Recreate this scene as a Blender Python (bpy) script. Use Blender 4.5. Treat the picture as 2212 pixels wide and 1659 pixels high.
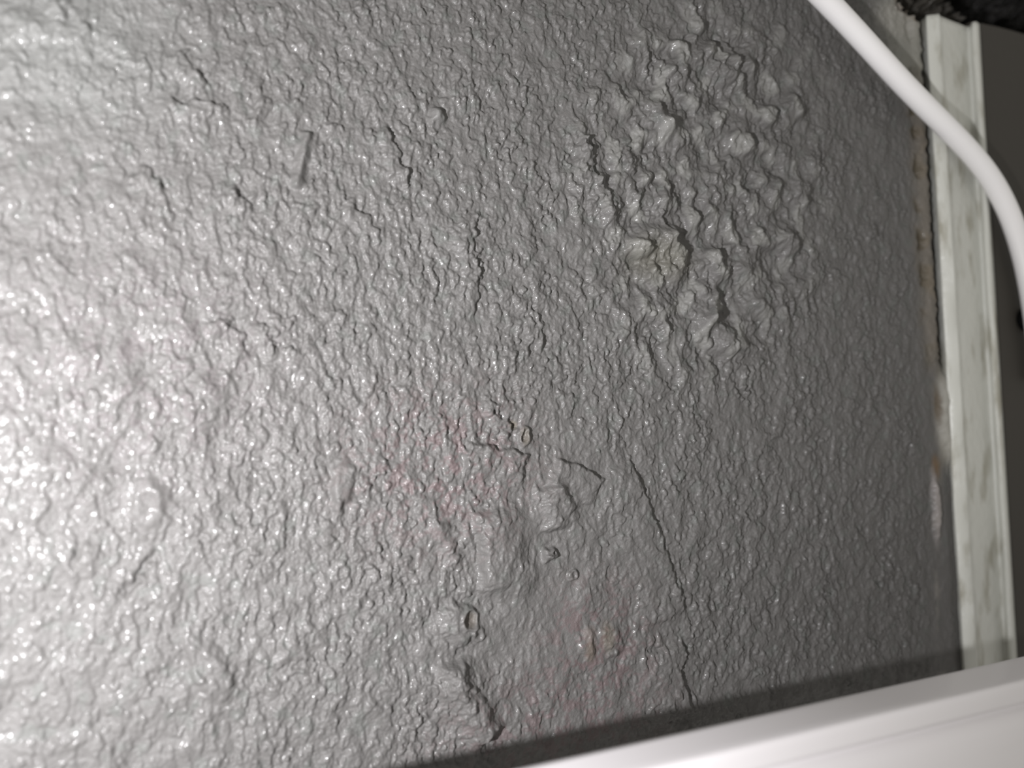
import bpy, bmesh, math
import numpy as np
from mathutils import Matrix, Vector

for o in list(bpy.data.objects):
    bpy.data.objects.remove(o)
C = bpy.context.scene.collection
scn = bpy.context.scene

# ------------------------------------------------------------------ camera
D = 0.12                       # camera stands 12 cm in front of the wall plane (y = 0)
F, CX, CY = 1660.0, 1106.0, 829.5
def unit(a):
    a = np.asarray(a, float); return a / np.linalg.norm(a)
nv = unit((-0.377, 0.0428, 1.0))                       # wall normal, seen from the camera
vv = unit((0.043, 1.0, 0.377 * 0.043 - 0.0428))        # down the wall
hv = np.cross(vv, nv)                                  # along the wall, to the right
def to_world(c):
    return Vector((float(hv @ c), float(nv @ c), float(-(vv @ c))))
cam = bpy.data.cameras.new('camera'); cam_o = bpy.data.objects.new('camera', cam); C.objects.link(cam_o)
cx_, cy_, cz_ = to_world(np.array((1., 0, 0))), to_world(np.array((0, -1., 0))), to_world(np.array((0, 0, -1.)))
cam_o.matrix_world = Matrix(((cx_.x, cy_.x, cz_.x, 0), (cx_.y, cy_.y, cz_.y, -D), (cx_.z, cy_.z, cz_.z, 0), (0, 0, 0, 1)))
cam.sensor_width = 36.0; cam.lens = 36.0 * F / 2212.0
cam.clip_start = 0.002; cam.clip_end = 10
cam.dof.use_dof = True; cam.dof.focus_distance = 1.10 * D; cam.dof.aperture_fstop = 9.0
scn.camera = cam_o

# ------------------------------------------------------------------ light
world = bpy.data.worlds.new('world'); scn.world = world; world.use_nodes = True
world.node_tree.nodes['Background'].inputs[0].default_value = (1.0, 0.97, 0.90, 1)
world.node_tree.nodes['Background'].inputs[1].default_value = 0.50
lamp = bpy.data.lights.new('phone_torch', 'SPOT')      # the phone's torch, left of its lens
lamp.energy = 3.3; lamp.color = (1.0, 0.985, 1.0); lamp.shadow_soft_size = 0.0022
lamp.spot_size = math.radians(144); lamp.spot_blend = 1.0
lamp_o = bpy.data.objects.new('phone_torch', lamp); C.objects.link(lamp_o)
LX, LZ, LD = -0.54 * D, -0.11 * D, 0.98 * D
lamp_o.location = (LX, -LD, LZ)
lamp_o.rotation_euler = (math.radians(97), 0, math.radians(-6))
vs = scn.view_settings
scn.display_settings.display_device = 'sRGB'
vs.view_transform = 'Standard'; vs.look = 'None'; vs.exposure = 0.0; vs.gamma = 1.0; vs.use_curve_mapping = False

# ------------------------------------------------------------------ helpers
def plane_at(px, py, q=0.0):
    """point of the plane y = -q behind photo pixel (px, py): returns (x, z)"""
    c = np.array(((px - CX) / F, (py - CY) / F, 1.0))
    w = to_world(c)
    t = (D - q) / w.y
    return w.x * t, w.z * t
def W(px, py): return plane_at(px, py, 0.0)
def link(name, me, mat, parent=None, smooth=True):
    o = bpy.data.objects.new(name, me); C.objects.link(o)
    if mat: me.materials.append(mat)
    if parent: o.parent = parent
    if smooth:
        me.polygons.foreach_set('use_smooth', [True] * len(me.polygons))
    return o
def tag(o, label, cat, kind=None, group=None):
    o['label'] = label; o['category'] = cat
    if kind: o['kind'] = kind
    if group: o['group'] = group

def material(name, col, rough, spec=0.5, bump=None, coat=0.0, attr=None):
    m = bpy.data.materials.new(name); m.use_nodes = True
    nt = m.node_tree; b = nt.nodes['Principled BSDF']
    b.inputs['Base Color'].default_value = (*col, 1); b.inputs['Roughness'].default_value = rough
    b.inputs['Specular IOR Level'].default_value = spec
    b.inputs['Coat Weight'].default_value = coat
    if attr:
        a = nt.nodes.new('ShaderNodeAttribute'); a.attribute_name = attr
        nt.links.new(a.outputs['Color'], b.inputs['Base Color'])
    if bump:
        tc = nt.nodes.new('ShaderNodeTexCoord')
        last = None
        for scale, dist, detail in bump:
            n = nt.nodes.new('ShaderNodeTexNoise'); n.inputs['Scale'].default_value = scale
            n.inputs['Detail'].default_value = detail
            nt.links.new(tc.outputs['Object'], n.inputs['Vector'])
            bp = nt.nodes.new('ShaderNodeBump'); bp.inputs['Distance'].default_value = dist
            bp.inputs['Strength'].default_value = 1.0
            nt.links.new(n.outputs['Fac'], bp.inputs['Height'])
            if last: nt.links.new(last.outputs['Normal'], bp.inputs['Normal'])
            last = bp
        nt.links.new(last.outputs['Normal'], b.inputs['Normal'])
    return m, nt, b

# ------------------------------------------------------------------ the wall: a real relief of paint stipple, blisters and cracks
STEP = 0.0015 * D
X0, X1, Z0, Z1 = -0.72 * D, 1.85 * D, -0.72 * D, 1.16 * D
NX, NZ = int((X1 - X0) / STEP), int((Z1 - Z0) / STEP)
gx = X0 + np.arange(NX) * STEP; gz = Z0 + np.arange(NZ) * STEP
GX, GZ = np.meshgrid(gx, gz)               # [z, x]
rng = np.random.default_rng(11)
fx = np.fft.rfftfreq(NX, STEP)[None, :]; fz = np.fft.fftfreq(NZ, STEP)[:, None]
def band(lam, width=0.45, stretch=1.0, ang=0.0):
    """smooth random field, wavelength lam (metres), unit variance"""
    ca, sa = math.cos(ang), math.sin(ang)
    f = np.sqrt((fx * ca + fz * sa) ** 2 + ((-fx * sa + fz * ca) * stretch) ** 2) + 1e-9
    flt = np.exp(-0.5 * (np.log(f * lam) / width) ** 2)
    s = np.fft.irfft2(np.fft.rfft2(rng.standard_normal((NZ, NX))) * flt, s=(NZ, NX))
    return s / s.std()
def sstep(a, lo, hi):
    t = np.clip((a - lo) / (hi - lo), 0, 1); return t * t * (3 - 2 * t)
def disc(px, py, rx, ry, soft=0.5):
    """0..1 soft ellipse around a wall spot; radii in D"""
    x, z = W(px, py)
    r = np.sqrt(((GX - x) / (rx * D)) ** 2 + ((GZ - z) / (ry * D)) ** 2)
    return 1 - sstep(r, 1 - soft, 1 + soft)
def poly(pts): return [W(*p) for p in pts]
wobk = 1.0
def line_field(pts, reach):
    """(index window, signed distance, position along 0..1) near a polyline on the wall"""
    P = np.array(poly(pts)); r = reach * D
    i0 = max(0, int((P[:, 0].min() - r - X0) / STEP)); i1 = min(NX, int((P[:, 0].max() + r - X0) / STEP) + 2)
    j0 = max(0, int((P[:, 1].min() - r - Z0) / STEP)); j1 = min(NZ, int((P[:, 1].max() + r - Z0) / STEP) + 2)
    sl = (slice(j0, j1), slice(i0, i1))
    x, z = GX[sl] + wobk * wob_x[sl], GZ[sl] + wobk * wob_z[sl]
    best = np.full(x.shape, 1e9); sgn = np.zeros(x.shape); al = np.zeros(x.shape)
    L = np.linalg.norm(np.diff(P, axis=0), axis=1); tot = L.sum(); acc = 0
    for a, b, l in zip(P[:-1], P[1:], L):
        d = (b - a) / l
        t = np.clip((x - a[0]) * d[0] + (z - a[1]) * d[1], 0, l)
        dx, dz = x - a[0] - t * d[0], z - a[1] - t * d[1]
        dist = np.hypot(dx, dz); m = dist < best
        best[m] = dist[m]; sgn[m] = np.sign(d[0] * dz - d[1] * dx)[m]; al[m] = ((acc + t) / tot)[m]
        acc += l
    return sl, best, sgn, al

wob_x = band(0.030 * D) * 0.0020 * D + band(0.012 * D) * 0.0008 * D
wob_z = band(0.030 * D) * 0.0020 * D + band(0.012 * D) * 0.0008 * D

# --- stipple
def stipple():
    a = band(0.0165 * D, 0.45, 1.5); b = band(0.0085 * D, 0.40, 1.2); c = band(0.030 * D, 0.40, 1.7); e = band(0.05 * D, 0.5, 1.6)
    isl = sstep(a + 0.55 * c + 0.35 * e, -0.75, 0.95)             # islands of paint with steep sides
    ter = sstep(c + 0.5 * e + 0.25 * a, -0.12, 0.22)              # broader flow steps, long wiggly edges
    bil = np.minimum(np.abs(a * 0.8 + b * 0.45), 1.6)             # blobs between sharp valleys
    return 0.0024 * D * isl + 0.0015 * D * ter + 0.0010 * D * bil + 0.00035 * D * b + 0.00028 * D * band(0.0056 * D, 0.3)
amp = 0.86 + 0.12 * band(0.16 * D, 0.6) + 0.08 * band(0.07 * D, 0.5)
amp = np.clip(amp, 0.4, 1.4)
for spot in ((660, 300, .012, .016), (654, 340, .012, .016), (646, 378, .012, .016), (640, 405, .010, .014), (943, 253, .016, .016), (740, 1040, .018, .036),
             (320, 1088, .022, .034), (1187, 1198, .018, .014), (1013, 1338, .018, .020), (1031, 1368, .014, .016), (1238, 1243, .012, .012)):
    amp *= 1 - 0.75 * disc(*spot, 0.35)
amp *= 1 - 0.42 * (1 - sstep(GX, W(100, 829)[0], W(800, 829)[0]))
flap = disc(1250, 1300, 0.16, 0.24, 0.35)                         # smoother, refilled patch
amp *= 1 - 0.35 * flap
amp *= 1 - 0.35 * disc(1180, 1330, 0.07, 0.10, 0.6)
H = stipple() * amp
H += 0.0010 * D * band(0.12 * D, 0.5) + 0.0006 * D * band(0.06 * D, 0.4)

# --- blistered patch, upper right
bl = disc(1530, 420, 0.215, 0.235, 0.38) + 0.6 * disc(1590, 150, 0.17, 0.10, 0.5) + 0.5 * disc(1480, 690, 0.13, 0.10, 0.5)
bl = np.clip(bl, 0, 1)
b1 = band(0.050 * D, 0.28, 1.25); b2 = band(0.028 * D, 0.32, 1.2); b3 = band(0.10 * D, 0.4)
blob = sstep(b1 + 0.35 * b2 + 0.3 * b3, -0.9, 2.1)
pat = 0.35 + 0.65 * sstep(band(0.14 * D, 0.5), -0.9, 0.9)
H += bl * D * (0.0108 * pat * blob + 0.0022 * sstep(b2, -0.3, 1.2) + 0.004 * b3 + 0.002)

def step(pts, h, w=0.004, tail=0.09, side=1, fade=0.2):
    """paint edge: the named side stands h higher, dropping off smoothly behind"""
    sl, d, s, al = line_field(pts, tail)
    sd = d * s * side
    prof = sstep(sd, -w * D / 2, w * D / 2) * (1 - sstep(sd, 0.25 * tail * D, tail * D))
    H[sl] += h * D * prof * sstep(al, 0, fade) * sstep(1 - al, 0, fade)
def ridge(pts, h, w, fade=0.15, power=1.0):
    sl, d, s, al = line_field(pts, w * 2.5)
    H[sl] += h * D * np.exp(-(d / (w * D)) ** 2 * 1.2) ** power * sstep(al, 0, fade) * sstep(1 - al, 0, fade)
def bump(px, py, rx, ry, h, soft=0.8, rot=0.0):
    x, z = W(px, py); R = 2.2 * max(rx, ry) * D
    i0, i1 = max(0, int((x - R - X0) / STEP)), min(NX, int((x + R - X0) / STEP)); j0, j1 = max(0, int((z - R - Z0) / STEP)), min(NZ, int((z + R - Z0) / STEP))
    sl = (slice(j0, j1), slice(i0, i1)); dx, dz = GX[sl] + 0.6 * wob_x[sl] - x, GZ[sl] + 0.6 * wob_z[sl] - z
    c, s = math.cos(rot), math.sin(rot)
    r = np.hypot((dx * c + dz * s) / (rx * D), (-dx * s + dz * c) / (ry * D))
    H[sl] += h * D * (1 - sstep(r, 1 - soft, 1 + 0.25 * soft))

wobk = 0.5
# raised flap: cracked right edge, wrinkled top edge, bright left edge
step([(1355, 985), (1385, 1050), (1420, 1140), (1450, 1230), (1480, 1325)], 0.0072, 0.005, 0.10, -1, 0.06)
step([(1468, 1375), (1482, 1420), (1462, 1442), (1480, 1490), (1492, 1545)], 0.009, 0.005, 0.08, -1, 0.08)
step([(1000, 955), (1075, 965), (1145, 985)], 0.008, 0.004, 0.06, -1, 0.1)
step([(1195, 990), (1250, 1005), (1305, 1035)], 0.008, 0.004, 0.06, -1, 0.1)
step([(1025, 1090), (1036, 1150), (1040, 1250), (1035, 1300)], 0.016, 0.018, 0.09, 1, 0.25)
ridge([(1182, 1045), (1190, 1090), (1200, 1150)], 0.012, 0.022)
ridge([(1180, 1030), (1215, 1065), (1240, 1110)], 0.007, 0.012)
ridge([(975, 1420), (985, 1475), (1015, 1530), (1060, 1600)], 0.021, 0.024, 0.12)
ridge([(1000, 1300), (985, 1345), (1010, 1390)], 0.010, 0.018)
ridge([(940, 1120), (960, 1170), (985, 1220)], 0.006, 0.012)
ridge([(1310, 1350), (1330, 1420)], 0.006, 0.016)
wobk = 1.0
# long creases, centre and upper left
step([(1030, 455), (1022, 520), (1034, 580), (1030, 640), (1022, 690)], 0.006, 0.003, 0.04, -1, 0.1)
step([(828, 268), (852, 310), (858, 345), (884, 378), (882, 412)], 0.006, 0.003, 0.04, -1, 0.1)
step([(735, 425), (800, 475), (820, 520)], 0.005, 0.003, 0.03, -1)
step([(350, 210), (405, 225), (480, 225), (485, 260)], 0.006, 0.003, 0.03, -1)
step([(400, 105), (415, 150), (455, 180)], 0.005, 0.004, 0.03, -1)
step([(300, 355), (340, 385), (365, 420)], 0.005, 0.003, 0.03, -1)
step([(490, 395), (530, 430), (555, 455)], 0.005, 0.003, 0.03, -1)
step([(560, 690), (585, 735), (600, 780)], 0.005, 0.003, 0.03, -1)
step([(430, 700), (480, 690), (515, 715), (540, 770)], 0.006, 0.003, 0.03, -1)
step([(1050, 850), (1080, 900), (1120, 925)], 0.006, 0.003, 0.03, -1)
step([(1140, 640), (1165, 690), (1170, 760)], 0.005, 0.003, 0.03, -1)
step([(1235, 290), (1275, 320), (1285, 400), (1320, 430)], 0.008, 0.005, 0.05, -1)
step([(1410, 440), (1440, 500), (1452, 550)], 0.010, 0.006, 0.05, -1)
step([(1560, 70), (1580, 120), (1565, 200)], 0.010, 0.006, 0.05, -1)
# worm, drop, ovals, scratch
wobk = 0.35
ridge([(664, 284), (656, 330), (646, 370), (638, 412)], 0.0110, 0.0075, 0.08, 0.8)
ridge([(575, 205), (565, 235), (548, 262), (525, 262)], 0.005, 0.004)
wobk = 1.0
bump(943, 253, 0.014, 0.014, 0.015, 0.9)
drop_light = disc(943, 253, 0.010, 0.010, 0.6)
bump(740, 1040, 0.016, 0.034, 0.009, 0.5, -0.1)
bump(728, 1092, 0.008, 0.012, 0.006, 0.6)
bump(785, 1055, 0.010, 0.022, 0.005, 0.6)
bump(322, 1085, 0.024, 0.036, 0.009, 0.7, 0.15); bump(318, 1090, 0.013, 0.024, -0.004, 0.8, 0.15)
bump(250, 850, 0.03, 0.035, 0.004, 0.8); bump(440, 870, 0.03, 0.045, 0.006, 0.6)
bump(455, 1450, 0.022, 0.05, 0.007, 0.5, 0.5)
ridge([(352, 1185), (310, 1232), (278, 1270), (262, 1295)], -0.006, 0.0045)
ridge([(170, 1175), (160, 1230)], -0.005, 0.004)
ridge([(870, 1245), (850, 1280)], -0.004, 0.003)
ridge([(0, 40), (130, 70), (205, 85)], 0.006, 0.02); ridge([(120, 0), (140, 40)], 0.006, 0.012)
# knobs and pits on the flap
bump(1187, 1196, 0.0115, 0.010, 0.010, 0.5); bump(1180, 1208, 0.010, 0.006, 0.007, 0.6); bump(1193, 1193, 0.0035, 0.0035, -0.007, 0.7)
bump(1012, 1338, 0.015, 0.016, 0.006, 0.3); bump(1011, 1336, 0.010, 0.011, -0.006, 0.5)
bump(1031, 1368, 0.012, 0.014, 0.005, 0.35); bump(1031, 1368, 0.007, 0.009, -0.003, 0.5)
bump(1238, 1243, 0.009, 0.010, 0.006, 0.35); bump(1237, 1243, 0.005, 0.006, -0.003, 0.5)
bump(1272, 1368, 0.012, 0.012, 0.006, 0.8); bump(1272, 1402, 0.011, 0.018, 0.006, 0.8); bump(1255, 1385, 0.008, 0.014, 0.004, 0.8)
bump(1132, 942, 0.010, 0.016, 0.006, 0.4); bump(1131, 941, 0.005, 0.009, -0.005, 0.5)
bump(1107, 920, 0.005, 0.007, -0.004, 0.5); bump(1260, 1290, 0.02, 0.03, 0.004, 0.7)
for px, py, r, h in ((1262, 330, .017, .018), (1352, 345, .018, .020), (1380, 515, .022, .022), (1365, 430, .016, .016), (1540, 170, .026, .018), (1430, 280, .018, .016),
                     (1640, 300, .02, .018), (1755, 375, .025, .018), (1700, 530, .026, .022), (1610, 320, .018, .016), (1515, 690, .02, .018), (1240, 430, .016, .014),
                     (1690, 350, .02, .014), (1450, 190, .02, .014), (1590, 140, .02, .016), (1660, 430, .022, .014), (1570, 480, .02, .012), (1420, 420, .016, .016), (1455, 600, .018, .016), (1310, 470, .018, .014)):
    bump(px, py, r * 0.9, r * 1.4, h * 0.55, 0.98)

# --- colour of the paint and its stains, with some lit brightness painted in
col = np.empty((NZ, NX, 3), np.float32); col[:] = (0.128, 0.1235, 0.120)
def stain_or_shading(mask, c, k=1.0):
    m = np.clip(mask * k, 0, 1)[..., None]
    col[:] = col * (1 - m) + np.array(c, np.float32) * m
mott = band(0.05 * D, 0.6); fine = band(0.012 * D, 0.5)
stain_or_shading(sstep(mott, 0.4, 2.2), (0.122, 0.126, 0.119), 0.7)
stain_or_shading(drop_light, (0.175, 0.172, 0.168), 0.7)  # round drop painted paler to stand in for its lit face
pk = sstep(mott + 0.6 * fine, -0.3, 1.4)
stain_or_shading(disc(960, 1010, 0.12, 0.10, 0.8) * pk, (0.140, 0.108, 0.109), 0.95)
stain_or_shading(disc(1290, 1400, 0.08, 0.09, 0.8) * pk, (0.143, 0.108, 0.109), 0.95)
stain_or_shading(disc(1200, 1560, 0.16, 0.07, 0.8) * pk, (0.138, 0.109, 0.110), 0.9)
stain_or_shading(disc(300, 800, 0.16, 0.14, 0.9) * pk, (0.142, 0.125, 0.128), 0.7)
stain_or_shading(disc(100, 90, 0.12, 0.09, 0.8), (0.168, 0.170, 0.164), 0.8)
stain_or_shading(disc(1273, 1402, 0.009, 0.016, 0.5), (0.145, 0.118, 0.098), 0.8); stain_or_shading(disc(1272, 1368, 0.010, 0.010, 0.5), (0.16, 0.135, 0.125), 0.8)
stain_or_shading(disc(1132, 942, 0.007, 0.012, 0.5), (0.125, 0.112, 0.092), 0.8); stain_or_shading(disc(1012, 1337, 0.010, 0.010, 0.4), (0.120, 0.105, 0.09), 0.8)
stain_or_shading(disc(1310, 1375, 0.010, 0.02, 0.6), (0.145, 0.12, 0.09), 0.5); stain_or_shading(disc(1108, 918, 0.006, 0.006, 0.5), (0.125, 0.11, 0.075), 0.6)
stain_or_shading(bl * sstep(b1 + 0.3 * b2, 0.1, 1.6), (0.225, 0.223, 0.212), 0.85); stain_or_shading(disc(1420, 560, 0.05, 0.03, 0.8), (0.145, 0.138, 0.105), 0.5)  # blister tops paler: filler tone plus lit-slope brightness put into the colour

# --- the strip of wall beside the trim: crack, rust-brown seepage, filler
XT = W(2043, 829)[0]                       # left edge of the vertical trim on the wall
def xband(c, w):                           # vertical band at c (units of D from trim edge)
    return np.exp(-((GX - XT - c * D + 0.7 * wob_x) / (w * D)) ** 2)
ztop = W(2010, 40)[1]; zmid = W(2030, 800)[1]; zlow = W(2040, 1060)[1]
up = sstep(GZ, zmid - 0.02 * D, zmid + 0.06 * D)
low = sstep(GZ, zlow - 0.05 * D, zlow + 0.05 * D)
smooth_edge = sstep(GX, XT - 0.10 * D, XT - 0.03 * D)
H *= 1 - 0.75 * smooth_edge * (GX < XT + 0.3 * D)
H += 0.005 * D * xband(-0.024, 0.012) * (0.5 + 0.5 * up)          # plaster lip
brk = sstep(band(0.10 * D, 0.6), -0.6, 0.9)
H -= 0.030 * D * xband(-0.002, 0.008) * up
H -= 0.006 * D * xband(-0.040, 0.006) * up * brk
stain_or_shading(xband(-0.030, 0.020) * up * (0.5 + 0.5 * brk), (0.235, 0.200, 0.155), 0.9)
stain_or_shading(xband(-0.040, 0.010) * up * brk, (0.075, 0.060, 0.036), 0.9)
stain_or_shading(xband(-0.004, 0.014) * up * (0.6 + 0.4 * brk), (0.050, 0.040, 0.022), 0.95)
stain_or_shading(xband(-0.012, 0.018) * low * (1 - up) * (1 - brk), (0.17, 0.15, 0.12), 0.8)
stain_or_shading(disc(2046, 900, 0.028, 0.085, 0.4), (0.44, 0.43, 0.39), 0.9); bump(2046, 900, 0.026, 0.085, 0.010, 0.5)
stain_or_shading(disc(2021, 875, 0.006, 0.03, 0.6), (0.10, 0.07, 0.04), 0.8)
stain_or_shading(disc(2019, 1010, 0.008, 0.02, 0.7), (0.16, 0.10, 0.05), 0.9)
stain_or_shading(disc(2019, 1095, 0.009, 0.06, 0.5), (0.36, 0.33, 0.32), 0.9); bump(2018, 1095, 0.010, 0.07, 0.010, 0.7)
stain_or_shading(xband(-0.050, 0.007) * (1 - low) * brk, (0.30, 0.28, 0.26), 0.6)
scr = sstep(GX, XT - 0.15 * D, XT - 0.05 * D) * sstep(GZ, W(1980, 240)[1], W(1980, 120)[1])
stain_or_shading(scr, (0.30, 0.30, 0.27), 0.8)                              # bare pale plaster near the broken top
stain_or_shading(disc(1945, 45, 0.05, 0.03, 0.5), (0.34, 0.33, 0.30), 0.8)

# --- broken top right corner: plaster gone, dark cavity behind
hx = np.array([W(p, 100)[0] for p in (1900, 1928, 1958, 1968, 1982, 2004, 2030, 2060, 2090, 2120, 2150, 2212, 2300, 2500)])
hz = np.array([W(p, q)[1] for p, q in ((1900, -60), (1928, -20), (1958, 24), (1968, 32), (1982, 42), (2004, 48), (2030, 42), (2060, 40), (2090, 44), (2120, 52), (2150, 58), (2212, 74), (2300, 90), (2500, 120))])
edge = np.interp(GX[0], hx, hz)[None, :] + band(0.05 * D, 0.6) * 0.006 * D + band(0.02 * D, 0.5) * 0.002 * D
edge[:, GX[0] < hx[0]] = 99
hole = sstep(GZ - edge, 0.0, 0.012 * D)
rub = band(0.06 * D, 0.6); rub2 = band(0.018 * D, 0.5)
floor_d = -0.060 * D + 0.018 * D * rub + 0.006 * D * rub2 - 0.11 * D * sstep(GX, W(2100, 30)[0], W(2150, 30)[0])
H = H * (1 - hole) + floor_d * hole
stain_or_shading(sstep(GZ - edge, -0.012 * D, 0.0) * (0.4 + 0.6 * sstep(rub2, -0.5, 0.8)), (0.17, 0.135, 0.10), 0.9)
stain_or_shading(hole, (0.055, 0.050, 0.042), 0.95); stain_or_shading(hole * sstep(GX, W(2110, 30)[0], W(2140, 30)[0]), (0.012, 0.011, 0.011), 0.95)  # dark rubble colour deepened to paint in the cavity's shade
# wall lies back a little behind the dark panel
back = sstep(GX, XT + 0.02 * D, XT + 0.03 * D) * (1 - hole)
H -= back * 0.03 * D

col *= 0.70
me = bpy.data.meshes.new('wall_back')
nv_, nf_ = NX * NZ, (NX - 1) * (NZ - 1)
co = np.empty((NZ, NX, 3), np.float32); co[..., 0] = GX; co[..., 1] = -H; co[..., 2] = GZ
idx = np.arange(nv_, dtype=np.int32).reshape(NZ, NX)
quads = np.stack((idx[:-1, :-1], idx[:-1, 1:], idx[1:, 1:], idx[1:, :-1]), -1).reshape(-1)
me.vertices.add(nv_); me.vertices.foreach_set('co', co.reshape(-1))
me.loops.add(nf_ * 4); me.loops.foreach_set('vertex_index', quads)
me.polygons.add(nf_); me.polygons.foreach_set('loop_start', np.arange(nf_, dtype=np.int32) * 4)
me.polygons.foreach_set('use_smooth', np.ones(nf_, bool))
me.update(calc_edges=True)
at = me.color_attributes.new('paint', 'FLOAT_COLOR', 'POINT')
at.data.foreach_set('color', np.concatenate((col, np.ones((NZ, NX, 1), np.float32)), -1).reshape(-1))
m_wall, nt, bs = material('grey_wall_paint', (0.16, 0.16, 0.16), 0.60, 0.40, bump=[(2600, 0.00010, 2.0)], attr='paint')
bs.inputs['Coat Weight'].default_value = 0.085; bs.inputs['Coat Roughness'].default_value = 0.11
wall = bpy.data.objects.new('wall_back', me); C.objects.link(wall); me.materials.append(m_wall)
tag(wall, 'grey stippled wall with blistered, cracked and stained satin paint', 'wall', 'structure')

# ------------------------------------------------------------------ profile extruder
def extrude(name, prof, a, b, axis, mat, cuts=1, wob=None, smooth=True, close=True):
    """prof: list of 2D points; axis 'x' -> (y,z) profile swept along x, 'z' -> (x,y) profile swept along z"""
    bm = bmesh.new(); rings = []
    for k in range(cuts + 1):
        t = a + (b - a) * k / cuts; r = []
        for i, p in enumerate(prof):
            dx, dy = wob(i, t) if wob else (0, 0)
            r.append(bm.verts.new((t, p[0] + dx, p[1] + dy) if axis == 'x' else (p[0] + dx, p[1] + dy, t)))
        rings.append(r)
    n = len(prof)
    for r0, r1 in zip(rings[:-1], rings[1:]):
        for i in range(n if close else n - 1):
            bm.faces.new((r0[i], r0[(i + 1) % n], r1[(i + 1) % n], r1[i]))
    if close:
        bm.faces.new(rings[0]); bm.faces.new(rings[-1])
    bmesh.ops.recalc_face_normals(bm, faces=bm.faces)
    me = bpy.data.meshes.new(name); bm.to_mesh(me); bm.free()
    o = link(name, me, mat, smooth=smooth)
    if smooth:
        for p in me.polygons: p.use_smooth = len(p.vertices) == 4
    return o

# ------------------------------------------------------------------ vertical trim beside the wall
def TX(px, py=829): return W(px, py)[0]
m_trim, nt, bs = material('old_offwhite_gloss', (0.50, 0.51, 0.47), 0.38, 0.45, bump=[(500, 0.00020, 3.0)])
n1 = nt.nodes.new('ShaderNodeTexNoise'); n1.inputs['Scale'].default_value = 190; n1.inputs['Detail'].default_value = 4
rp = nt.nodes.new('ShaderNodeValToRGB'); tc = nt.nodes.new('ShaderNodeTexCoord')
mp = nt.nodes.new('ShaderNodeMapping'); mp.inputs['Scale'].default_value = (1.5, 1.5, 0.5)
nt.links.new(tc.outputs['Object'], mp.inputs['Vector']); nt.links.new(mp.outputs['Vector'], n1.inputs['Vector']); nt.links.new(n1.outputs['Fac'], rp.inputs['Fac'])
rp.color_ramp.elements[0].position = 0.30; rp.color_ramp.elements[0].color = (0.31, 0.30, 0.25, 1)
rp.color_ramp.elements[1].position = 0.48; rp.color_ramp.elements[1].color = (0.52, 0.525, 0.49, 1)
nt.links.new(rp.outputs['Color'], bs.inputs['Base Color'])
def tp(px, q): return (plane_at(px, 829, q * D)[0], -q * D)
prof = [(TX(2045), 0.02 * D), tp(2045, 0.004), tp(2046, 0.009), tp(2049, 0.0115), tp(2073, 0.0195), tp(2075, 0.0195), tp(2077, 0.0175), tp(2079, 0.0145),
        tp(2084, 0.0130), tp(2098, 0.0090), tp(2112, 0.0055), tp(2124, 0.0020), tp(2133, -0.0010), tp(2138, 0.0000), tp(2141, 0.0055),
        tp(2147, 0.0150), tp(2151, 0.0180), tp(2157, 0.0180), tp(2162, 0.013), (tp(2162, 0.012)[0], 0.02 * D)]
xs = [TX(2045)] * 7 + [tp(2162, 0.012)[0]]
zt, zb = W(2060, 52)[1], W(2080, 1620)[1]
wr = np.random.default_rng(4); ph = wr.random((len(prof), 4)) * 6.28
def wobble(i, t):
    s = sum(math.sin(t / D * f + ph[i, k]) for k, f in enumerate((9, 17, 31, 55))) * 0.00045 * D
    return s, s * 0.7
trim = extrude('trim_1', prof, zb, zt, 'z', m_trim, 120, wobble)
tag(trim, 'old off-white grooved upright trim at right edge of grey wall', 'trim', 'structure')

# ------------------------------------------------------------------ dark panel right of the trim
m_dark, nt, bs = material('dark_grey_brown_paint', (0.042, 0.038, 0.032), 0.6, 0.3, bump=[(900, 0.00008, 3.0)])
bm = bmesh.new()
ztops = [(2120, 54), (2150, 60), (2180, 68), (2212, 77), (2260, 86), (2340, 98), (2460, 118)]
front = [W(*p) for p in ztops]
pts = [(xs[7] - 0.01 * D, front[0][1])] + front + [(front[-1][0], Z0), (xs[7] - 0.01 * D, Z0)]
f = bm.faces.new([bm.verts.new((x, -0.004 * D, z)) for x, z in pts])
r = bmesh.ops.extrude_face_region(bm, geom=[f])
bmesh.ops.translate(bm, verts=[v for v in r['geom'] if isinstance(v, bmesh.types.BMVert)], vec=(0, 0.022 * D, 0))
bmesh.ops.recalc_face_normals(bm, faces=bm.faces)
me = bpy.data.meshes.new('wall_right'); bm.to_mesh(me); bm.free()
panel = link('wall_right', me, m_dark, smooth=False)
tag(panel, 'dark grey-brown flat wall surface right of the off-white trim', 'wall', 'structure')

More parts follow.
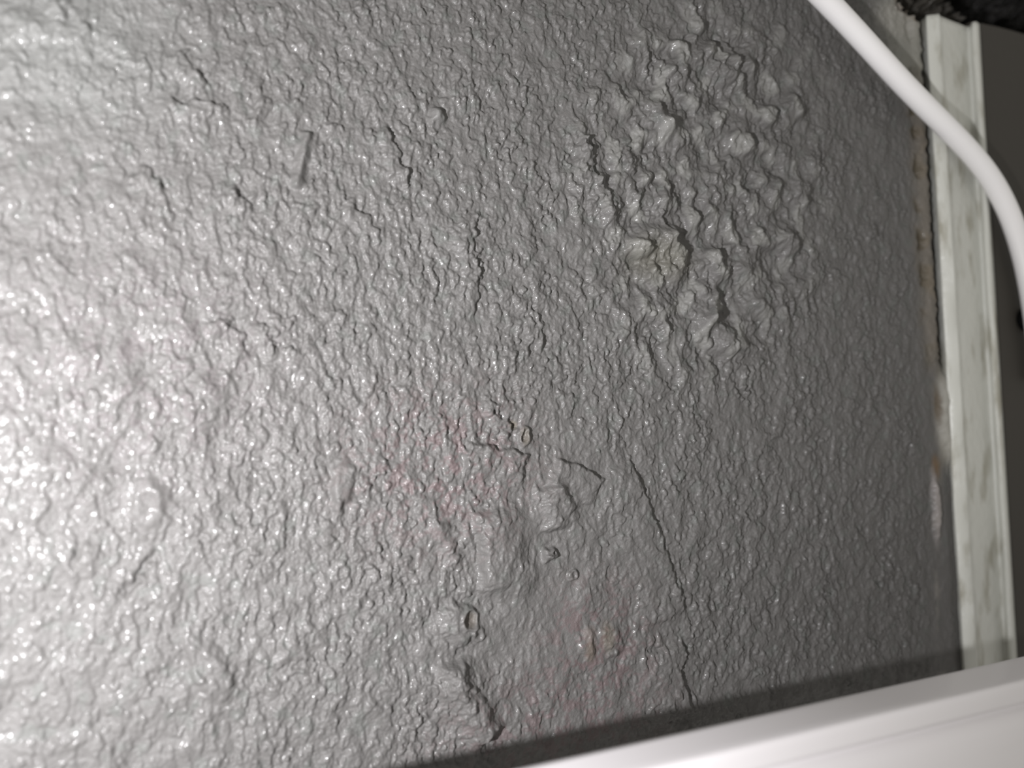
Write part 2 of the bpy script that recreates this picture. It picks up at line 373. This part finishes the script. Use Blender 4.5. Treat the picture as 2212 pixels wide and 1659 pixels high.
# ------------------------------------------------------------------ white moulded board in front of the wall foot
PB = 0.275 * D                                   # gap between wall and the back of the board
zt = plane_at(1700, 1528.5, PB)[1]
T = 0.062 * D; yf = -(PB + T)
def fz(px, py): return plane_at(px, py, PB + T)[1]
zg = fz(1956, 1594)                             # groove
m_white, nt, bs = material('white_gloss_board', (0.83, 0.805, 0.83), 0.42, 0.30, coat=0.08)
bev = 0.006 * D
prof = [(-PB, zt - 0.004 * D), (-PB - 0.004 * D, zt)]
prof += [(-PB - 0.01 * D, zt), (yf + bev + 0.01 * D, zt), (yf + bev, zt)] + [(yf + bev - bev * math.sin(a), zt - bev + bev * math.cos(a)) for a in (0.4, 0.8, 1.2, 1.57)]
prof += [(yf, zt - 0.02 * D), (yf, zg + 0.010 * D), (yf + 0.0006 * D, zg + 0.0065 * D), (yf + 0.003 * D, zg + 0.004 * D), (yf + 0.0055 * D, zg + 0.002 * D), (yf + 0.0055 * D, zg), (yf + 0.0015 * D, zg - 0.003 * D), (yf - 0.003 * D, zg - 0.0075 * D), (yf - 0.006 * D, zg - 0.013 * D)]
prof += [(yf - 0.008 * D, zg - 0.022 * D), (yf - 0.0085 * D, zg - 0.04 * D), (yf - 0.007 * D, zg - 0.06 * D), (yf - 0.003 * D, zg - 0.08 * D), (yf + 0.003 * D, zg - 0.10 * D), (yf + 0.010 * D, zg - 0.12 * D), (yf + 0.016 * D, zg - 0.15 * D), (yf + 0.017 * D, zg - 0.22 * D), (-PB, zg - 0.22 * D)]
board = extrude('baseboard_back', prof, -0.7 * D, 1.62 * D, 'x', m_white, 1)
tag(board, 'glossy white moulded skirting board along the bottom, standing off the wall', 'skirting board', 'structure')

# ------------------------------------------------------------------ white cable
def at(px, py, q):
    x, z = plane_at(px, py, q); return (x, -q, z)
path = [(1560, -230, 0.085), (1690, -95, 0.075), (1793, 8, 0.050), (1880, 103, 0.045), (1960, 192, 0.041), (2040, 270, 0.039), (2095, 326, 0.037), (2140, 382, 0.036), (2175, 446, 0.034), (2202, 520, 0.032), (2222, 600, 0.03), (2238, 700, 0.03), (2250, 820, 0.028)]
cu = bpy.data.curves.new('white_cable', 'CURVE'); cu.dimensions = '3D'; cu.resolution_u = 12
cu.bevel_depth = 0.0178 * D; cu.bevel_resolution = 8; cu.use_fill_caps = True
sp = cu.splines.new('NURBS'); sp.points.add(len(path) - 1); sp.use_endpoint_u = True; sp.order_u = 4
for p, k in zip(sp.points, path): p.co = (*[c for c in at(k[0], k[1], k[2] * D)], 1)
tmp = bpy.data.objects.new('tmp', cu)
C.objects.link(tmp); dg = bpy.context.evaluated_depsgraph_get()
me = bpy.data.meshes.new_from_object(tmp.evaluated_get(dg)); me.name = 'white_cable'
bpy.data.objects.remove(tmp)
m_cab, nt, bs = material('white_plastic_cable', (0.80, 0.79, 0.80), 0.32, 0.5)
cable = link('white_cable', me, m_cab)
tag(cable, 'round white plastic cable running diagonally across the top right corner', 'cable')

# ------------------------------------------------------------------ small black knob at the right edge
bm = bmesh.new()
bmesh.ops.create_uvsphere(bm, u_segments=24, v_segments=14, radius=1.0)
for v in bm.verts:
    v.co = Vector((v.co.x * 0.020 * D, v.co.y * 0.012 * D, v.co.z * 0.022 * D))
me = bpy.data.meshes.new('black_knob'); bm.to_mesh(me); bm.free()
m_blk, nt, bs = material('black_plastic', (0.003, 0.003, 0.003), 0.9, 0.05)
knob = link('black_knob', me, m_blk); x, y, z = at(2216, 690, 0.010 * D); knob.location = (x, y, z)
tag(knob, 'small black rounded knob on the dark wall at the right edge', 'knob')
